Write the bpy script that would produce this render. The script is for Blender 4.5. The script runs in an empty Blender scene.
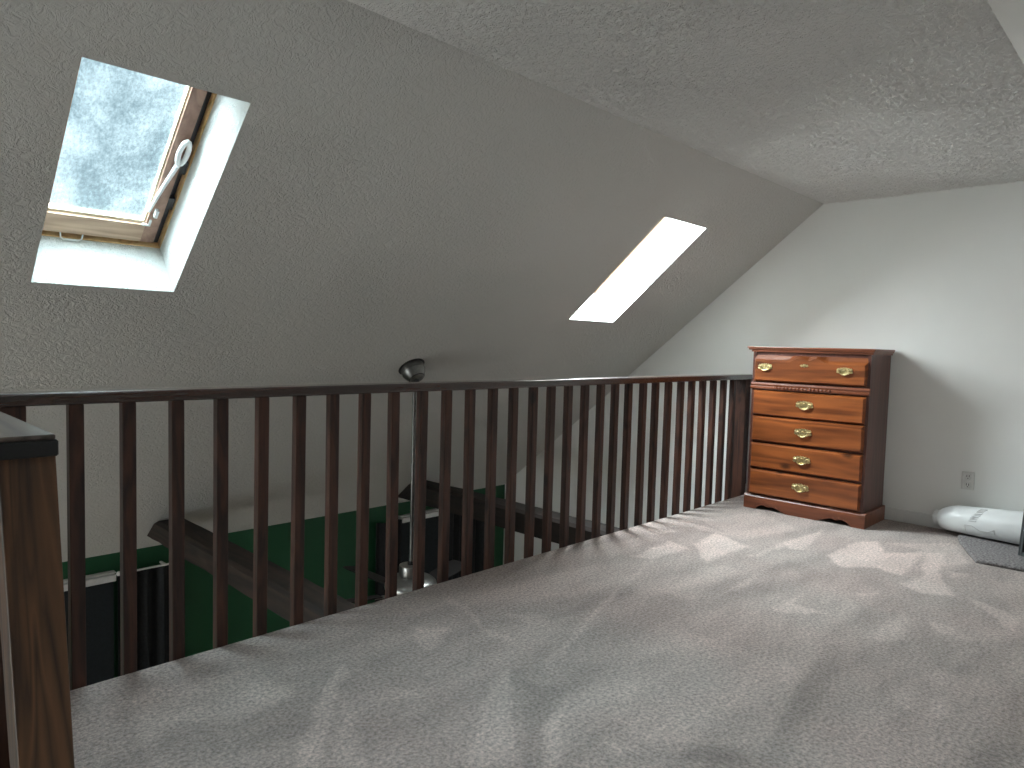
import bpy, bmesh, math, random
from mathutils import Vector, Matrix, noise as mnoise
random.seed(7)
C = bpy.context.scene.collection
sc = bpy.context.scene

# ------------------------------------------------------------------ camera
CAM_H = 1.12
F_PX = 700.8
yaw, pit, rol = 0.772526, 0.057326, 0.0276535
fw = Vector((math.cos(yaw)*math.cos(pit), math.sin(yaw)*math.cos(pit), -math.sin(pit)))
rt = Vector((math.sin(yaw), -math.cos(yaw), 0))
up = rt.cross(fw)
rt2 = math.cos(rol)*rt + math.sin(rol)*up
up2 = -math.sin(rol)*rt + math.cos(rol)*up
cam = bpy.data.cameras.new('camera')
cam.sensor_width = 36; cam.lens = F_PX/1024*36; cam.clip_start = 0.02
camo = bpy.data.objects.new('camera', cam); C.objects.link(camo)
camo.matrix_world = Matrix(((rt2.x, up2.x, -fw.x, 0), (rt2.y, up2.y, -fw.y, 0), (rt2.z, up2.z, -fw.z, CAM_H), (0, 0, 0, 1)))
sc.camera = camo

def floor_at(px, py, z=0.0):                 # where a sight line of the photograph meets a level surface
    d = rt2*((px-512)/F_PX) - up2*((py-384)/F_PX) + fw
    t = (z-CAM_H)/d.z
    return (d.x*t, d.y*t)

# ------------------------------------------------------------------ sky (overcast, much brighter overhead than near the horizon)
SKY_LOW, SKY_HIGH, GROUND = 1.5, 38.0, 8.0
GLOW, GLOW_DIR = 27.0, (-0.74, 0.20, 0.64)      # bright lobe added to the sky to light the skylight shafts
world = bpy.data.worlds.new('overcast_sky'); sc.world = world; world.use_nodes = True
wn = world.node_tree; wn.nodes.clear()
w_out = wn.nodes.new('ShaderNodeOutputWorld'); w_bg = wn.nodes.new('ShaderNodeBackground')
w_tc = wn.nodes.new('ShaderNodeTexCoord'); w_sep = wn.nodes.new('ShaderNodeSeparateXYZ')
def w_range(a, b, lo, hi):
    n = wn.nodes.new('ShaderNodeMapRange'); n.interpolation_type = 'SMOOTHSTEP'
    for k, v in zip(('From Min', 'From Max', 'To Min', 'To Max'), (a, b, lo, hi)): n.inputs[k].default_value = v
    wn.links.new(w_sep.outputs['Z'], n.inputs['Value']); return n
wn.links.new(w_tc.outputs['Generated'], w_sep.inputs[0])
w_sky = w_range(0.32, 0.8, SKY_LOW, SKY_HIGH); w_gnd = w_range(-0.12, 0.0, GROUND-SKY_LOW, 0.0)
w_add = wn.nodes.new('ShaderNodeMath'); w_add.operation = 'ADD'
wn.links.new(w_sky.outputs[0], w_add.inputs[0]); wn.links.new(w_gnd.outputs[0], w_add.inputs[1])
w_nrm = wn.nodes.new('ShaderNodeVectorMath'); w_nrm.operation = 'NORMALIZE'
w_dot = wn.nodes.new('ShaderNodeVectorMath'); w_dot.operation = 'DOT_PRODUCT'; w_dot.inputs[1].default_value = Vector(GLOW_DIR).normalized()
wn.links.new(w_tc.outputs['Generated'], w_nrm.inputs[0]); wn.links.new(w_nrm.outputs[0], w_dot.inputs[0])
w_glow = wn.nodes.new('ShaderNodeMapRange'); w_glow.interpolation_type = 'SMOOTHSTEP'
for k, v in zip(('From Min', 'From Max', 'To Min', 'To Max'), (0.72, 0.99, 0.0, GLOW)): w_glow.inputs[k].default_value = v
wn.links.new(w_dot.outputs['Value'], w_glow.inputs['Value'])
w_add2 = wn.nodes.new('ShaderNodeMath'); w_add2.operation = 'ADD'
wn.links.new(w_add.outputs[0], w_add2.inputs[0]); wn.links.new(w_glow.outputs[0], w_add2.inputs[1])
wn.links.new(w_add2.outputs[0], w_bg.inputs['Strength'])
w_tint = w_range(0.25, 0.6, 0.0, 1.0); w_tg = w_range(-0.12, 0.0, 1.0, 0.0)
w_mx = wn.nodes.new('ShaderNodeMath'); w_mx.operation = 'MAXIMUM'
wn.links.new(w_tint.outputs[0], w_mx.inputs[0]); wn.links.new(w_tg.outputs[0], w_mx.inputs[1])
w_col = wn.nodes.new('ShaderNodeMix'); w_col.data_type = 'RGBA'
w_col.inputs['A'].default_value = (0.89, 0.97, 1.0, 1); w_col.inputs['B'].default_value = (0.97, 0.98, 0.97, 1)
wn.links.new(w_mx.outputs[0], w_col.inputs['Factor']); wn.links.new(w_col.outputs['Result'], w_bg.inputs['Color'])
wn.links.new(w_bg.outputs[0], w_out.inputs[0])

# ------------------------------------------------------------------ exposure
vs = sc.view_settings
vs.view_transform = 'Standard'; vs.look = 'None'; vs.gamma = 1.0; vs.use_curve_mapping = False
vs.exposure = 0.0
sc.cycles.max_bounces = 14; sc.cycles.diffuse_bounces = 8; sc.cycles.transparent_max_bounces = 12
sc.cycles.use_denoising = True
sc.cycles.sample_clamp_indirect = 12.0

# ------------------------------------------------------------------ room measures
XW, XB = 5.17, -2.8              # end wall ahead, gable wall behind the camera
YE = 2.455                       # loft edge under the railing
ZC = 2.181; YC1, YC0 = 1.975, 0.513   # flat ceiling and its two long edges
TAN = 0.81; TH = math.atan(TAN); CS, SN = math.cos(TH), math.sin(TH)
YK = 5.10; ZK = ZC - TAN*(YK-YC1); ZL = -2.6
THICK = 0.31                     # depth of the sloped ceiling build-up, as the skylight shafts show it
def warp(x, s):                              # the openings were cut a little out of square
    if SKY_S[0]-.2 < s < SKY_S[1]+.2:
        if SKY_X[0][0]-.1 < x < SKY_X[0][1]+.1: return x + .024*(s-.92)
        if SKY_X[1][0]-.1 < x < SKY_X[1][1]+.1: return x + .046*(s-.92)
    return x
def slope_pt(x, s, o=0.0, side=1):           # s down the slope, o outward
    y = YC1 + s*CS + o*SN; z = ZC - s*SN + o*CS
    if side < 0: y = YC0 + YC1 - y
    return Vector((x, y, z))
SKY_S = (0.445, 1.405)
SKY_X = ((0.60, 1.10), (3.665, 4.165))

# portals: they only tell the renderer where the daylight comes in
def portal(name, centre, normal, along, w, h):
    l = bpy.data.lights.new(name, 'AREA'); l.shape = 'RECTANGLE'; l.size = w; l.size_y = h
    l.cycles.is_portal = True
    o = bpy.data.objects.new(name, l); C.objects.link(o)
    z = -Vector(normal).normalized(); x = Vector(along).normalized(); y = z.cross(x)
    o.matrix_world = Matrix(((x.x, y.x, z.x, centre[0]), (x.y, y.y, z.y, centre[1]), (x.z, y.z, z.z, centre[2]), (0, 0, 0, 1)))
for side, xs in ((1, SKY_X[0]), (1, SKY_X[1]), (-1, SKY_X[0])):
    if True:
        c = slope_pt(sum(xs)/2, sum(SKY_S)/2, 0.36, side)
        portal('daylight_opening', c, (0, -SN*side, -CS), (1, 0, 0), xs[1]-xs[0]+.02, 0.98)
GABLE_FILL = (((0.70, 1.50), (0.50, 1.40)), ((2.75, 4.60), (-1.95, -0.05)))   # unseen openings added in the rear gable for fill light: upper, lower
for (ya, yb), (za, zb) in GABLE_FILL:
    portal('daylight_opening', (XB-0.16, (ya+yb)/2, (za+zb)/2), (1, 0, 0), (0, 1, 0), yb-ya, zb-za)

# daylight falling in through the far skylight's misted pane
dl = bpy.data.lights.new('skylight_daylight', 'AREA'); dl.shape = 'RECTANGLE'; dl.size = 0.40; dl.size_y = 0.84
dl.energy = 66.0; dl.color = (0.91, 0.985, 1.0)
dlo = bpy.data.objects.new('skylight_daylight', dl); C.objects.link(dlo)
_c = slope_pt(sum(SKY_X[1])/2, sum(SKY_S)/2, 0.262); _z = Vector((0, SN, CS)); _x = Vector((1, 0, 0)); _y = _z.cross(_x)
dlo.matrix_world = Matrix(((_x.x, _y.x, _z.x, _c.x), (_x.y, _y.y, _z.y, _c.y), (_x.z, _y.z, _z.z, _c.z), (0, 0, 0, 1)))

# ------------------------------------------------------------------ material helpers
def new_mat(name):
    m = bpy.data.materials.new(name); m.use_nodes = True
    nt = m.node_tree
    return m, nt, nt.nodes['Principled BSDF']
def N(nt, kind, **kw):
    n = nt.nodes.new(kind)
    for k, v in kw.items():
        if k in n.inputs.keys(): n.inputs[k].default_value = v
        else: setattr(n, k, v)
    return n
def ramp(nt, stops):
    r = nt.nodes.new('ShaderNodeValToRGB')
    e = r.color_ramp.elements
    while len(e) < len(stops): e.new(0.5)
    for i, (p, c) in enumerate(stops):
        e[i].position = p; e[i].color = (*c, 1) if len(c) == 3 else c
    return r
def lin(*c):
    return tuple(((v/255+0.055)/1.055)**2.4 if v > 10.3 else v/255/12.92 for v in c)

def plain(name, col, rough=0.6, metal=0.0, var=0.08, scale=30, bump=0.0, bscale=120, spec=0.5):
    m, nt, b = new_mat(name)
    tc = N(nt, 'ShaderNodeTexCoord'); no = N(nt, 'ShaderNodeTexNoise', Scale=scale, Detail=4.0)
    nt.links.new(tc.outputs['Object'], no.inputs['Vector'])
    r = ramp(nt, [(0.3, tuple(max(0, v*(1-var)) for v in col)), (0.7, tuple(min(1, v*(1+var)) for v in col))])
    nt.links.new(no.outputs['Fac'], r.inputs[0]); nt.links.new(r.outputs[0], b.inputs['Base Color'])
    b.inputs['Roughness'].default_value = rough; b.inputs['Metallic'].default_value = metal
    b.inputs['Specular IOR Level'].default_value = spec
    if bump:
        n2 = N(nt, 'ShaderNodeTexNoise', Scale=bscale, Detail=3.0); bp = N(nt, 'ShaderNodeBump', Strength=bump, Distance=0.004)
        nt.links.new(tc.outputs['Object'], n2.inputs['Vector']); nt.links.new(n2.outputs['Fac'], bp.inputs['Height'])
        nt.links.new(bp.outputs[0], b.inputs['Normal'])
    return m

def textured_plaster(name, col, strength, scale, dist, patch=0.0):
    """sprayed and trowelled ceiling texture: ridged noise relief, stronger and weaker in patches"""
    m, nt, b = new_mat(name)
    tc = N(nt, 'ShaderNodeTexCoord')
    n1 = N(nt, 'ShaderNodeTexNoise', Scale=scale, Detail=5.0, Roughness=0.62, Distortion=0.6)
    n2 = N(nt, 'ShaderNodeTexNoise', Scale=scale*2.7, Detail=3.0, Roughness=0.6)
    big = N(nt, 'ShaderNodeTexNoise', Scale=1.6, Detail=3.0)
    for n in (n1, n2, big): nt.links.new(tc.outputs['Object'], n.inputs['Vector'])
    sub = N(nt, 'ShaderNodeMath', operation='SUBTRACT'); sub.inputs[1].default_value = 0.5
    ab = N(nt, 'ShaderNodeMath', operation='ABSOLUTE')
    nt.links.new(n1.outputs['Fac'], sub.inputs[0]); nt.links.new(sub.outputs[0], ab.inputs[0])
    inv = N(nt, 'ShaderNodeMapRange'); inv.inputs['From Max'].default_value = 0.12
    inv.inputs['To Min'].default_value = 1.0; inv.inputs['To Max'].default_value = 0.0
    nt.links.new(ab.outputs[0], inv.inputs['Value'])
    mx = N(nt, 'ShaderNodeMath', operation='MULTIPLY_ADD'); mx.inputs[1].default_value = 0.8
    nt.links.new(n2.outputs['Fac'], mx.inputs[0]); nt.links.new(inv.outputs[0], mx.inputs[2])
    h = mx
    if patch:
        pr = N(nt, 'ShaderNodeMapRange'); pr.inputs['From Min'].default_value = 0.42; pr.inputs['From Max'].default_value = 0.62
        pr.inputs['To Min'].default_value = 1-patch; pr.inputs['To Max'].default_value = 1.0
        nt.links.new(big.outputs['Fac'], pr.inputs['Value'])
        h = N(nt, 'ShaderNodeMath', operation='MULTIPLY')
        nt.links.new(mx.outputs[0], h.inputs[0]); nt.links.new(pr.outputs[0], h.inputs[1])
    bp = N(nt, 'ShaderNodeBump', Strength=strength, Distance=dist)
    nt.links.new(h.outputs[0], bp.inputs['Height']); nt.links.new(bp.outputs[0], b.inputs['Normal'])
    r = ramp(nt, [(0.3, tuple(v*0.95 for v in col)), (0.7, col)])
    nt.links.new(big.outputs['Fac'], r.inputs[0]); nt.links.new(r.outputs[0], b.inputs['Base Color'])
    b.inputs['Roughness'].default_value = 0.9; b.inputs['Specular IOR Level'].default_value = 0.2
    return m

def wood(name, dark, light, axis='Z', scale=9.0, rough=0.45, knots=0.0, coat=0.0, figure=1.0, spec=0.5):
    """grain runs along axis (object space); rings, fine streaks and a few knots"""
    m, nt, b = new_mat(name)
    tc = N(nt, 'ShaderNodeTexCoord'); oi = N(nt, 'ShaderNodeObjectInfo')
    mp = N(nt, 'ShaderNodeMapping')
    st = [scale, scale, scale]; st['XYZ'.index(axis)] = scale*0.11
    mp.inputs['Scale'].default_value = st
    off = N(nt, 'ShaderNodeVectorMath', operation='SCALE'); off.inputs[0].default_value = (3.1, 7.7, 5.3)
    rmul = N(nt, 'ShaderNodeMath', operation='MULTIPLY'); rmul.inputs[1].default_value = 9.0
    nt.links.new(oi.outputs['Random'], rmul.inputs[0]); nt.links.new(rmul.outputs[0], off.inputs['Scale'])
    nt.links.new(tc.outputs['Object'], mp.inputs['Vector']); nt.links.new(off.outputs[0], mp.inputs['Location'])
    n1 = N(nt, 'ShaderNodeTexNoise', Scale=1.0, Detail=3.0, Distortion=0.5)
    nt.links.new(mp.outputs[0], n1.inputs['Vector'])
    rings = N(nt, 'ShaderNodeMath', operation='MULTIPLY'); rings.inputs[1].default_value = 9.0*figure
    nt.links.new(n1.outputs['Fac'], rings.inputs[0])
    fr = N(nt, 'ShaderNodeMath', operation='PINGPONG'); fr.inputs[1].default_value = 1.0
    nt.links.new(rings.outputs[0], fr.inputs[0])
    fine = N(nt, 'ShaderNodeTexNoise', Scale=7.0, Detail=4.0)
    nt.links.new(mp.outputs[0], fine.inputs['Vector'])
    mix = N(nt, 'ShaderNodeMath', operation='MULTIPLY_ADD'); mix.inputs[1].default_value = 0.55
    fs = N(nt, 'ShaderNodeMath', operation='MULTIPLY'); fs.inputs[1].default_value = 0.55
    nt.links.new(fine.outputs['Fac'], fs.inputs[0])
    nt.links.new(fr.outputs[0], mix.inputs[0]); nt.links.new(fs.outputs[0], mix.inputs[2])
    r = ramp(nt, [(0.15, dark), (0.85, light)])
    nt.links.new(mix.outputs[0], r.inputs[0])
    col = r.outputs[0]
    if knots:
        mp2 = N(nt, 'ShaderNodeMapping'); s2 = [7.0]*3; s2['XYZ'.index(axis)] = 4.0
        mp2.inputs['Scale'].default_value = s2
        nt.links.new(tc.outputs['Object'], mp2.inputs['Vector']); nt.links.new(off.outputs[0], mp2.inputs['Location'])
        vo = N(nt, 'ShaderNodeTexVoronoi', Scale=1.0)
        wob = N(nt, 'ShaderNodeTexNoise', Scale=4.0)
        nt.links.new(mp2.outputs[0], vo.inputs['Vector']); nt.links.new(mp2.outputs[0], wob.inputs['Vector'])
        add = N(nt, 'ShaderNodeMath', operation='MULTIPLY_ADD'); add.inputs[1].default_value = 0.12
        nt.links.new(wob.outputs['Fac'], add.inputs[0]); nt.links.new(vo.outputs['Distance'], add.inputs[2])
        kr = N(nt, 'ShaderNodeMapRange'); kr.inputs['From Min'].default_value = 0.13; kr.inputs['From Max'].default_value = 0.24
        kr.inputs['To Min'].default_value = knots; kr.inputs['To Max'].default_value = 0.0
        nt.links.new(add.outputs[0], kr.inputs['Value'])
        mc = N(nt, 'ShaderNodeMix', data_type='RGBA')
        nt.links.new(kr.outputs[0], mc.inputs['Factor']); nt.links.new(col, mc.inputs['A'])
        mc.inputs['B'].default_value = (*[v*0.25 for v in dark], 1)
        col = mc.outputs['Result']
    nt.links.new(col, b.inputs['Base Color'])
    b.inputs['Roughness'].default_value = rough; b.inputs['Coat Weight'].default_value = coat
    b.inputs['Coat Roughness'].default_value = 0.25; b.inputs['Specular IOR Level'].default_value = spec
    bp = N(nt, 'ShaderNodeBump', Strength=0.25, Distance=0.002)
    nt.links.new(mix.outputs[0], bp.inputs['Height']); nt.links.new(bp.outputs[0], b.inputs['Normal'])
    return m

def carpet_mat(name):
    m, nt, b = new_mat(name)
    tc = N(nt, 'ShaderNodeTexCoord'); at = N(nt, 'ShaderNodeAttribute', attribute_name='pile')
    pinkish, greyish = (0.495, 0.41, 0.38), (0.475, 0.417, 0.387)
    big = N(nt, 'ShaderNodeTexNoise', Scale=1.1, Detail=3.0)
    tuft = N(nt, 'ShaderNodeTexNoise', Scale=85.0, Detail=4.0, Roughness=0.7)
    mid = N(nt, 'ShaderNodeTexNoise', Scale=26.0, Detail=4.0, Roughness=0.6)
    for n in (big, tuft, mid): nt.links.new(tc.outputs['Object'], n.inputs['Vector'])
    r = ramp(nt, [(0.4, pinkish), (0.6, greyish)])
    nt.links.new(big.outputs['Fac'], r.inputs[0])
    # brushed pile: lighter or darker by the way the fibres lie
    sep = N(nt, 'ShaderNodeSeparateColor'); nt.links.new(at.outputs['Color'], sep.inputs[0])
    v1 = N(nt, 'ShaderNodeMapRange'); v1.inputs['To Min'].default_value = 0.48; v1.inputs['To Max'].default_value = 1.52
    nt.links.new(sep.outputs[0], v1.inputs['Value'])
    v2 = N(nt, 'ShaderNodeMapRange'); v2.inputs['From Min'].default_value = 0.3; v2.inputs['From Max'].default_value = 0.7
    v2.inputs['To Min'].default_value = 0.46; v2.inputs['To Max'].default_value = 1.52
    nt.links.new(tuft.outputs['Fac'], v2.inputs['Value'])
    v3 = N(nt, 'ShaderNodeMapRange'); v3.inputs['From Min'].default_value = 0.3; v3.inputs['From Max'].default_value = 0.7
    v3.inputs['To Min'].default_value = 0.92; v3.inputs['To Max'].default_value = 1.08
    nt.links.new(mid.outputs['Fac'], v3.inputs['Value'])
    mu = N(nt, 'ShaderNodeMath', operation='MULTIPLY'); mu2 = N(nt, 'ShaderNodeMath', operation='MULTIPLY')
    nt.links.new(v1.outputs[0], mu.inputs[0]); nt.links.new(v2.outputs[0], mu.inputs[1])
    nt.links.new(mu.outputs[0], mu2.inputs[0]); nt.links.new(v3.outputs[0], mu2.inputs[1])
    sc_ = N(nt, 'ShaderNodeVectorMath', operation='SCALE')
    nt.links.new(r.outputs[0], sc_.inputs[0]); nt.links.new(mu2.outputs[0], sc_.inputs['Scale'])
    nt.links.new(sc_.outputs[0], b.inputs['Base Color'])
    b.inputs['Roughness'].default_value = 0.95; b.inputs['Specular IOR Level'].default_value = 0.1
    b.inputs['Sheen Weight'].default_value = 0.15
    bp = N(nt, 'ShaderNodeBump', Strength=0.9, Distance=0.014)
    nt.links.new(tuft.outputs['Fac'], bp.inputs['Height']); nt.links.new(bp.outputs[0], b.inputs['Normal'])
    return m

def wet_glass(name, lo, hi):
    """misted, rain-speckled pane: you see the sky through it, broken up by drops"""
    m, nt, b = new_mat(name)
    out = nt.nodes['Material Output']; nt.nodes.remove(b)
    tc = N(nt, 'ShaderNodeTexCoord')
    drops = N(nt, 'ShaderNodeTexNoise', Scale=95.0, Detail=4.0, Roughness=0.75)
    smear = N(nt, 'ShaderNodeTexNoise', Scale=4.0, Detail=4.0, Distortion=0.8)
    mp = N(nt, 'ShaderNodeMapping'); mp.inputs['Scale'].default_value = (1, 0.6, 0.6)
    nt.links.new(tc.outputs['Object'], mp.inputs[0]); nt.links.new(mp.outputs[0], drops.inputs['Vector']); nt.links.new(tc.outputs['Object'], smear.inputs['Vector'])
    mu = N(nt, 'ShaderNodeMath', operation='MULTIPLY_ADD'); mu.inputs[1].default_value = 0.55
    s2 = N(nt, 'ShaderNodeMath', operation='MULTIPLY'); s2.inputs[1].default_value = 0.6
    nt.links.new(smear.outputs['Fac'], s2.inputs[0]); nt.links.new(drops.outputs['Fac'], mu.inputs[0]); nt.links.new(s2.outputs[0], mu.inputs[2])
    r = ramp(nt, [(0.42, lo), (0.68, hi)]); nt.links.new(mu.outputs[0], r.inputs[0])
    tr = N(nt, 'ShaderNodeBsdfTransparent'); gl = N(nt, 'ShaderNodeBsdfGlossy', Roughness=0.15)
    nt.links.new(r.outputs[0], tr.inputs['Color'])
    mx = N(nt, 'ShaderNodeMixShader'); mx.inputs[0].default_value = 0.05
    nt.links.new(tr.outputs[0], mx.inputs[1]); nt.links.new(gl.outputs[0], mx.inputs[2])
    nt.links.new(mx.outputs[0], out.inputs['Surface'])
    return m

WALL = (0.72, 0.72, 0.69)
M = {}
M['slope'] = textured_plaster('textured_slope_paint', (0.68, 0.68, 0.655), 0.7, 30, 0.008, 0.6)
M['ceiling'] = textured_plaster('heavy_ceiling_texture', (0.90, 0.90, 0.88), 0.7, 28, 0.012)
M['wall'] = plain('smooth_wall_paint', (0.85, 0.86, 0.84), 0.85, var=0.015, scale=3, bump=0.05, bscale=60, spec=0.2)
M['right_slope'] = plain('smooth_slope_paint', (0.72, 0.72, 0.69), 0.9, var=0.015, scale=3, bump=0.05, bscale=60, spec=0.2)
M['green'] = plain('dark_green_wall_paint', lin(20, 82, 50), 0.55, var=0.05, scale=5)
M['lower'] = plain('lower_room_paint', (0.60, 0.60, 0.57), 0.9, var=0.03, scale=4)
M['lower_floor'] = plain('lower_room_floor', (0.20, 0.15, 0.11), 0.6, var=0.2, scale=6)
M['skirting'] = plain('white_gloss_trim', (0.74, 0.745, 0.73), 0.45, var=0.02)
M['carpet'] = carpet_mat('brushed_carpet_pile')
M['rail_x'] = wood('dark_stained_rail', lin(32, 19, 16), lin(70, 43, 35), 'X', 12, 0.22, 0.6, 1.0)
M['bal'] = wood('dark_stained_baluster', lin(34, 19, 15), lin(80, 48, 36), 'Z', 14, 0.5, 0.85)
M['post'] = wood('brown_stained_post', lin(44, 27, 16), lin(106, 71, 45), 'Z', 10, 0.5, 0.6, 0.0, 1.6)
M['cap_y'] = wood('worn_dark_cap', lin(36, 29, 26), lin(124, 108, 100), 'Y', 9, 0.28, 0.0, 0.3)
M['cap_edge'] = plain('black_cap_edge', lin(22, 20, 20), 0.6)
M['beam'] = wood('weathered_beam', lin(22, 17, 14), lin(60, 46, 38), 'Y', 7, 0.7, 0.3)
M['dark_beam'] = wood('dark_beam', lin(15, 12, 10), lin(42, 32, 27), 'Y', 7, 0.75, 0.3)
M['canopy_metal'] = plain('dull_pewter', (0.20, 0.20, 0.195), 0.38, 1.0, var=0.15, scale=40)
M['case'] = wood('dresser_case_wood', lin(76, 46, 38), lin(100, 60, 50), 'Z', 8, 0.35, 0.0, 0.2)
M['front'] = wood('dresser_front_pine', lin(92, 46, 21), lin(154, 86, 43), 'Y', 6, 0.32, 0.85, 0.25)
M['trimwood'] = wood('dresser_trim_pine', lin(98, 54, 34), lin(138, 78, 52), 'Y', 7, 0.32, 0.4, 0.25)
M['brass'] = plain('aged_brass', lin(214, 198, 150), 0.3, 1.0, var=0.35, scale=120, bump=0.6, bscale=160)
M['sash'] = wood('sash_pine', lin(166, 134, 112), lin(206, 174, 148), 'X', 9, 0.5)
M['stile'] = wood('sash_stile_pine', lin(132, 98, 84), lin(172, 134, 116), 'Y', 9, 0.5)
M['gold'] = wood('bare_frame_pine', lin(196, 152, 100), lin(228, 190, 136), 'Y', 9, 0.5)
M['seal'] = plain('dark_gap_seal', lin(58, 56, 58), 0.6)
M['gasket'] = plain('cream_gasket', lin(222, 214, 190), 0.5)
M['white_metal'] = plain('white_metal', (0.8, 0.8, 0.8), 0.35)
M['glass'] = wet_glass('misted_pane', (0.46, 0.55, 0.585), (0.88, 0.97, 1.0))
M['clear'] = wet_glass('window_pane', (0.88, 0.9, 0.9), (0.95, 0.97, 0.97))
M['plastic'] = plain('white_plastic', (0.68, 0.68, 0.66), 0.4)
M['slot'] = plain('dark_slot', (0.05, 0.05, 0.05), 0.5)
M['wrap'] = plain('white_wrap', (0.74, 0.76, 0.76), 0.38, var=0.03, scale=8, bump=0.2, bscale=14)
M['ink'] = plain('grey_ink', (0.50, 0.51, 0.51), 0.5)
M['remnant'] = plain('grey_carpet_remnant', (0.21, 0.198, 0.198), 0.95, var=0.55, scale=90, bump=1.0, bscale=140, spec=0.1)
M['pewter'] = plain('brushed_pewter', (0.42, 0.42, 0.41), 0.33, 1.0, var=0.12, scale=40)
M['dark_metal'] = plain('dark_metal', (0.04, 0.04, 0.04), 0.45, 0.6)
M['blade'] = plain('dark_fan_blade', (0.012, 0.010, 0.010), 0.6, var=0.3)
M['curtain'] = plain('dark_curtain_cloth', (0.016, 0.018, 0.020), 0.9, var=0.2, scale=60)
M['blind'] = plain('dark_blind_cloth', (0.011, 0.017, 0.021), 0.8, var=0.2, scale=60)
M['frame_grey'] = plain('grey_frame', (0.17, 0.19, 0.20), 0.4)
M['black'] = plain('black_mesh', (0.012, 0.013, 0.014), 0.5, bump=0.6, bscale=220)

# ------------------------------------------------------------------ mesh helpers
class MB:
    def __init__(s): s.bm = bmesh.new()
    def box(s, x0, x1, y0, y1, z0, z1, bev=0.0, seg=2):
        b2 = bmesh.new(); bmesh.ops.create_cube(b2, size=1)
        for v in b2.verts: v.co = Vector(((x0+x1)/2+v.co.x*(x1-x0), (y0+y1)/2+v.co.y*(y1-y0), (z0+z1)/2+v.co.z*(z1-z0)))
        if bev: bmesh.ops.bevel(b2, geom=b2.edges[:], offset=bev, segments=seg, affect='EDGES', profile=0.5)
        s.join(b2); return s
    def join(s, b2, mat=None):
        if mat is not None: b2.transform(mat)
        me = bpy.data.meshes.new('tmp'); b2.to_mesh(me); b2.free(); s.bm.from_mesh(me); bpy.data.meshes.remove(me)
    def prism(s, pts, vec):                  # planar polygon pushed along vec
        b2 = bmesh.new(); vec = Vector(vec)
        a = [b2.verts.new(Vector(p)) for p in pts]; b = [b2.verts.new(Vector(p)+vec) for p in pts]
        b2.faces.new(a); b2.faces.new(b[::-1]); n = len(a)
        for i in range(n): b2.faces.new((a[i], b[i], b[(i+1) % n], a[(i+1) % n])[::-1])
        bmesh.ops.recalc_face_normals(b2, faces=b2.faces[:])
        s.join(b2); return s
    def tube(s, pts, r, seg=10, cap=True):
        pts = [Vector(p) for p in pts]; b2 = bmesh.new(); rings = []
        rr = r if isinstance(r, (list, tuple)) else [r]*len(pts)
        ref = None
        for i, p in enumerate(pts):
            t = (pts[min(i+1, len(pts)-1)]-pts[max(i-1, 0)]).normalized()
            if ref is None: ref = t.orthogonal().normalized()
            u = (ref - t*ref.dot(t)).normalized(); ref = u; w = t.cross(u)
            rings.append([b2.verts.new(p+(u*math.cos(2*math.pi*k/seg)+w*math.sin(2*math.pi*k/seg))*rr[i]) for k in range(seg)])
        for a, b in zip(rings, rings[1:]):
            for k in range(seg): b2.faces.new((a[k], a[(k+1) % seg], b[(k+1) % seg], b[k]))
        if cap: b2.faces.new(rings[0][::-1]); b2.faces.new(rings[-1])
        bmesh.ops.recalc_face_normals(b2, faces=b2.faces[:])
        s.join(b2); return s
    def lathe(s, prof, mat=None, seg=32):    # (r, z) profile about z
        b2 = bmesh.new(); rings = []
        for r, z in prof:
            rings.append([b2.verts.new((r*math.cos(2*math.pi*k/seg), r*math.sin(2*math.pi*k/seg), z)) for k in range(seg)])
        for a, b in zip(rings, rings[1:]):
            for k in range(seg): b2.faces.new((a[k], a[(k+1) % seg], b[(k+1) % seg], b[k]))
        b2.faces.new(rings[0][::-1]); b2.faces.new(rings[-1])
        bmesh.ops.recalc_face_normals(b2, faces=b2.faces[:])
        s.join(b2, mat); return s
    def ball(s, c, r, seg=10, sz=(1, 1, 1)):
        b2 = bmesh.new(); bmesh.ops.create_uvsphere(b2, u_segments=seg, v_segments=max(6, seg//2), radius=r)
        s.join(b2, Matrix.Translation(c) @ Matrix.Diagonal((*sz, 1))); return s
    def build(s, name, mat, parent=None, smooth=False, loc=None, kind=None):
        me = bpy.data.meshes.new(name); s.bm.to_mesh(me); s.bm.free()
        o = bpy.data.objects.new(name, me); C.objects.link(o)
        me.materials.append(M[mat] if isinstance(mat, str) else mat)
        if smooth:
            for p in me.polygons: p.use_smooth = True
            try: me.set_sharp_from_angle(angle=math.radians(40))
            except Exception: pass
        wl = Vector(loc) if loc is not None else None
        if parent is not None:
            o.parent = parent
            base = parent.location.copy()
            if parent.parent: base = base + parent.parent.location
            if wl is None: wl = base
            me.transform(Matrix.Translation(-wl)); o.location = wl - base
        elif wl is not None:
            me.transform(Matrix.Translation(-wl)); o.location = wl
        if kind: o['kind'] = kind
        return o
def thing(name, label, cat, loc, group=None, kind=None):
    o = bpy.data.objects.new(name, None); C.objects.link(o); o.location = loc; o.empty_display_size = 0.1
    if kind: o['kind'] = kind
    if label: o['label'] = label
    if cat: o['category'] = cat
    if group: o['group'] = group
    return o
def tag(o, label, cat, group=None):
    o['label'] = label; o['category'] = cat
    if group: o['group'] = group
    return o

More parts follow.
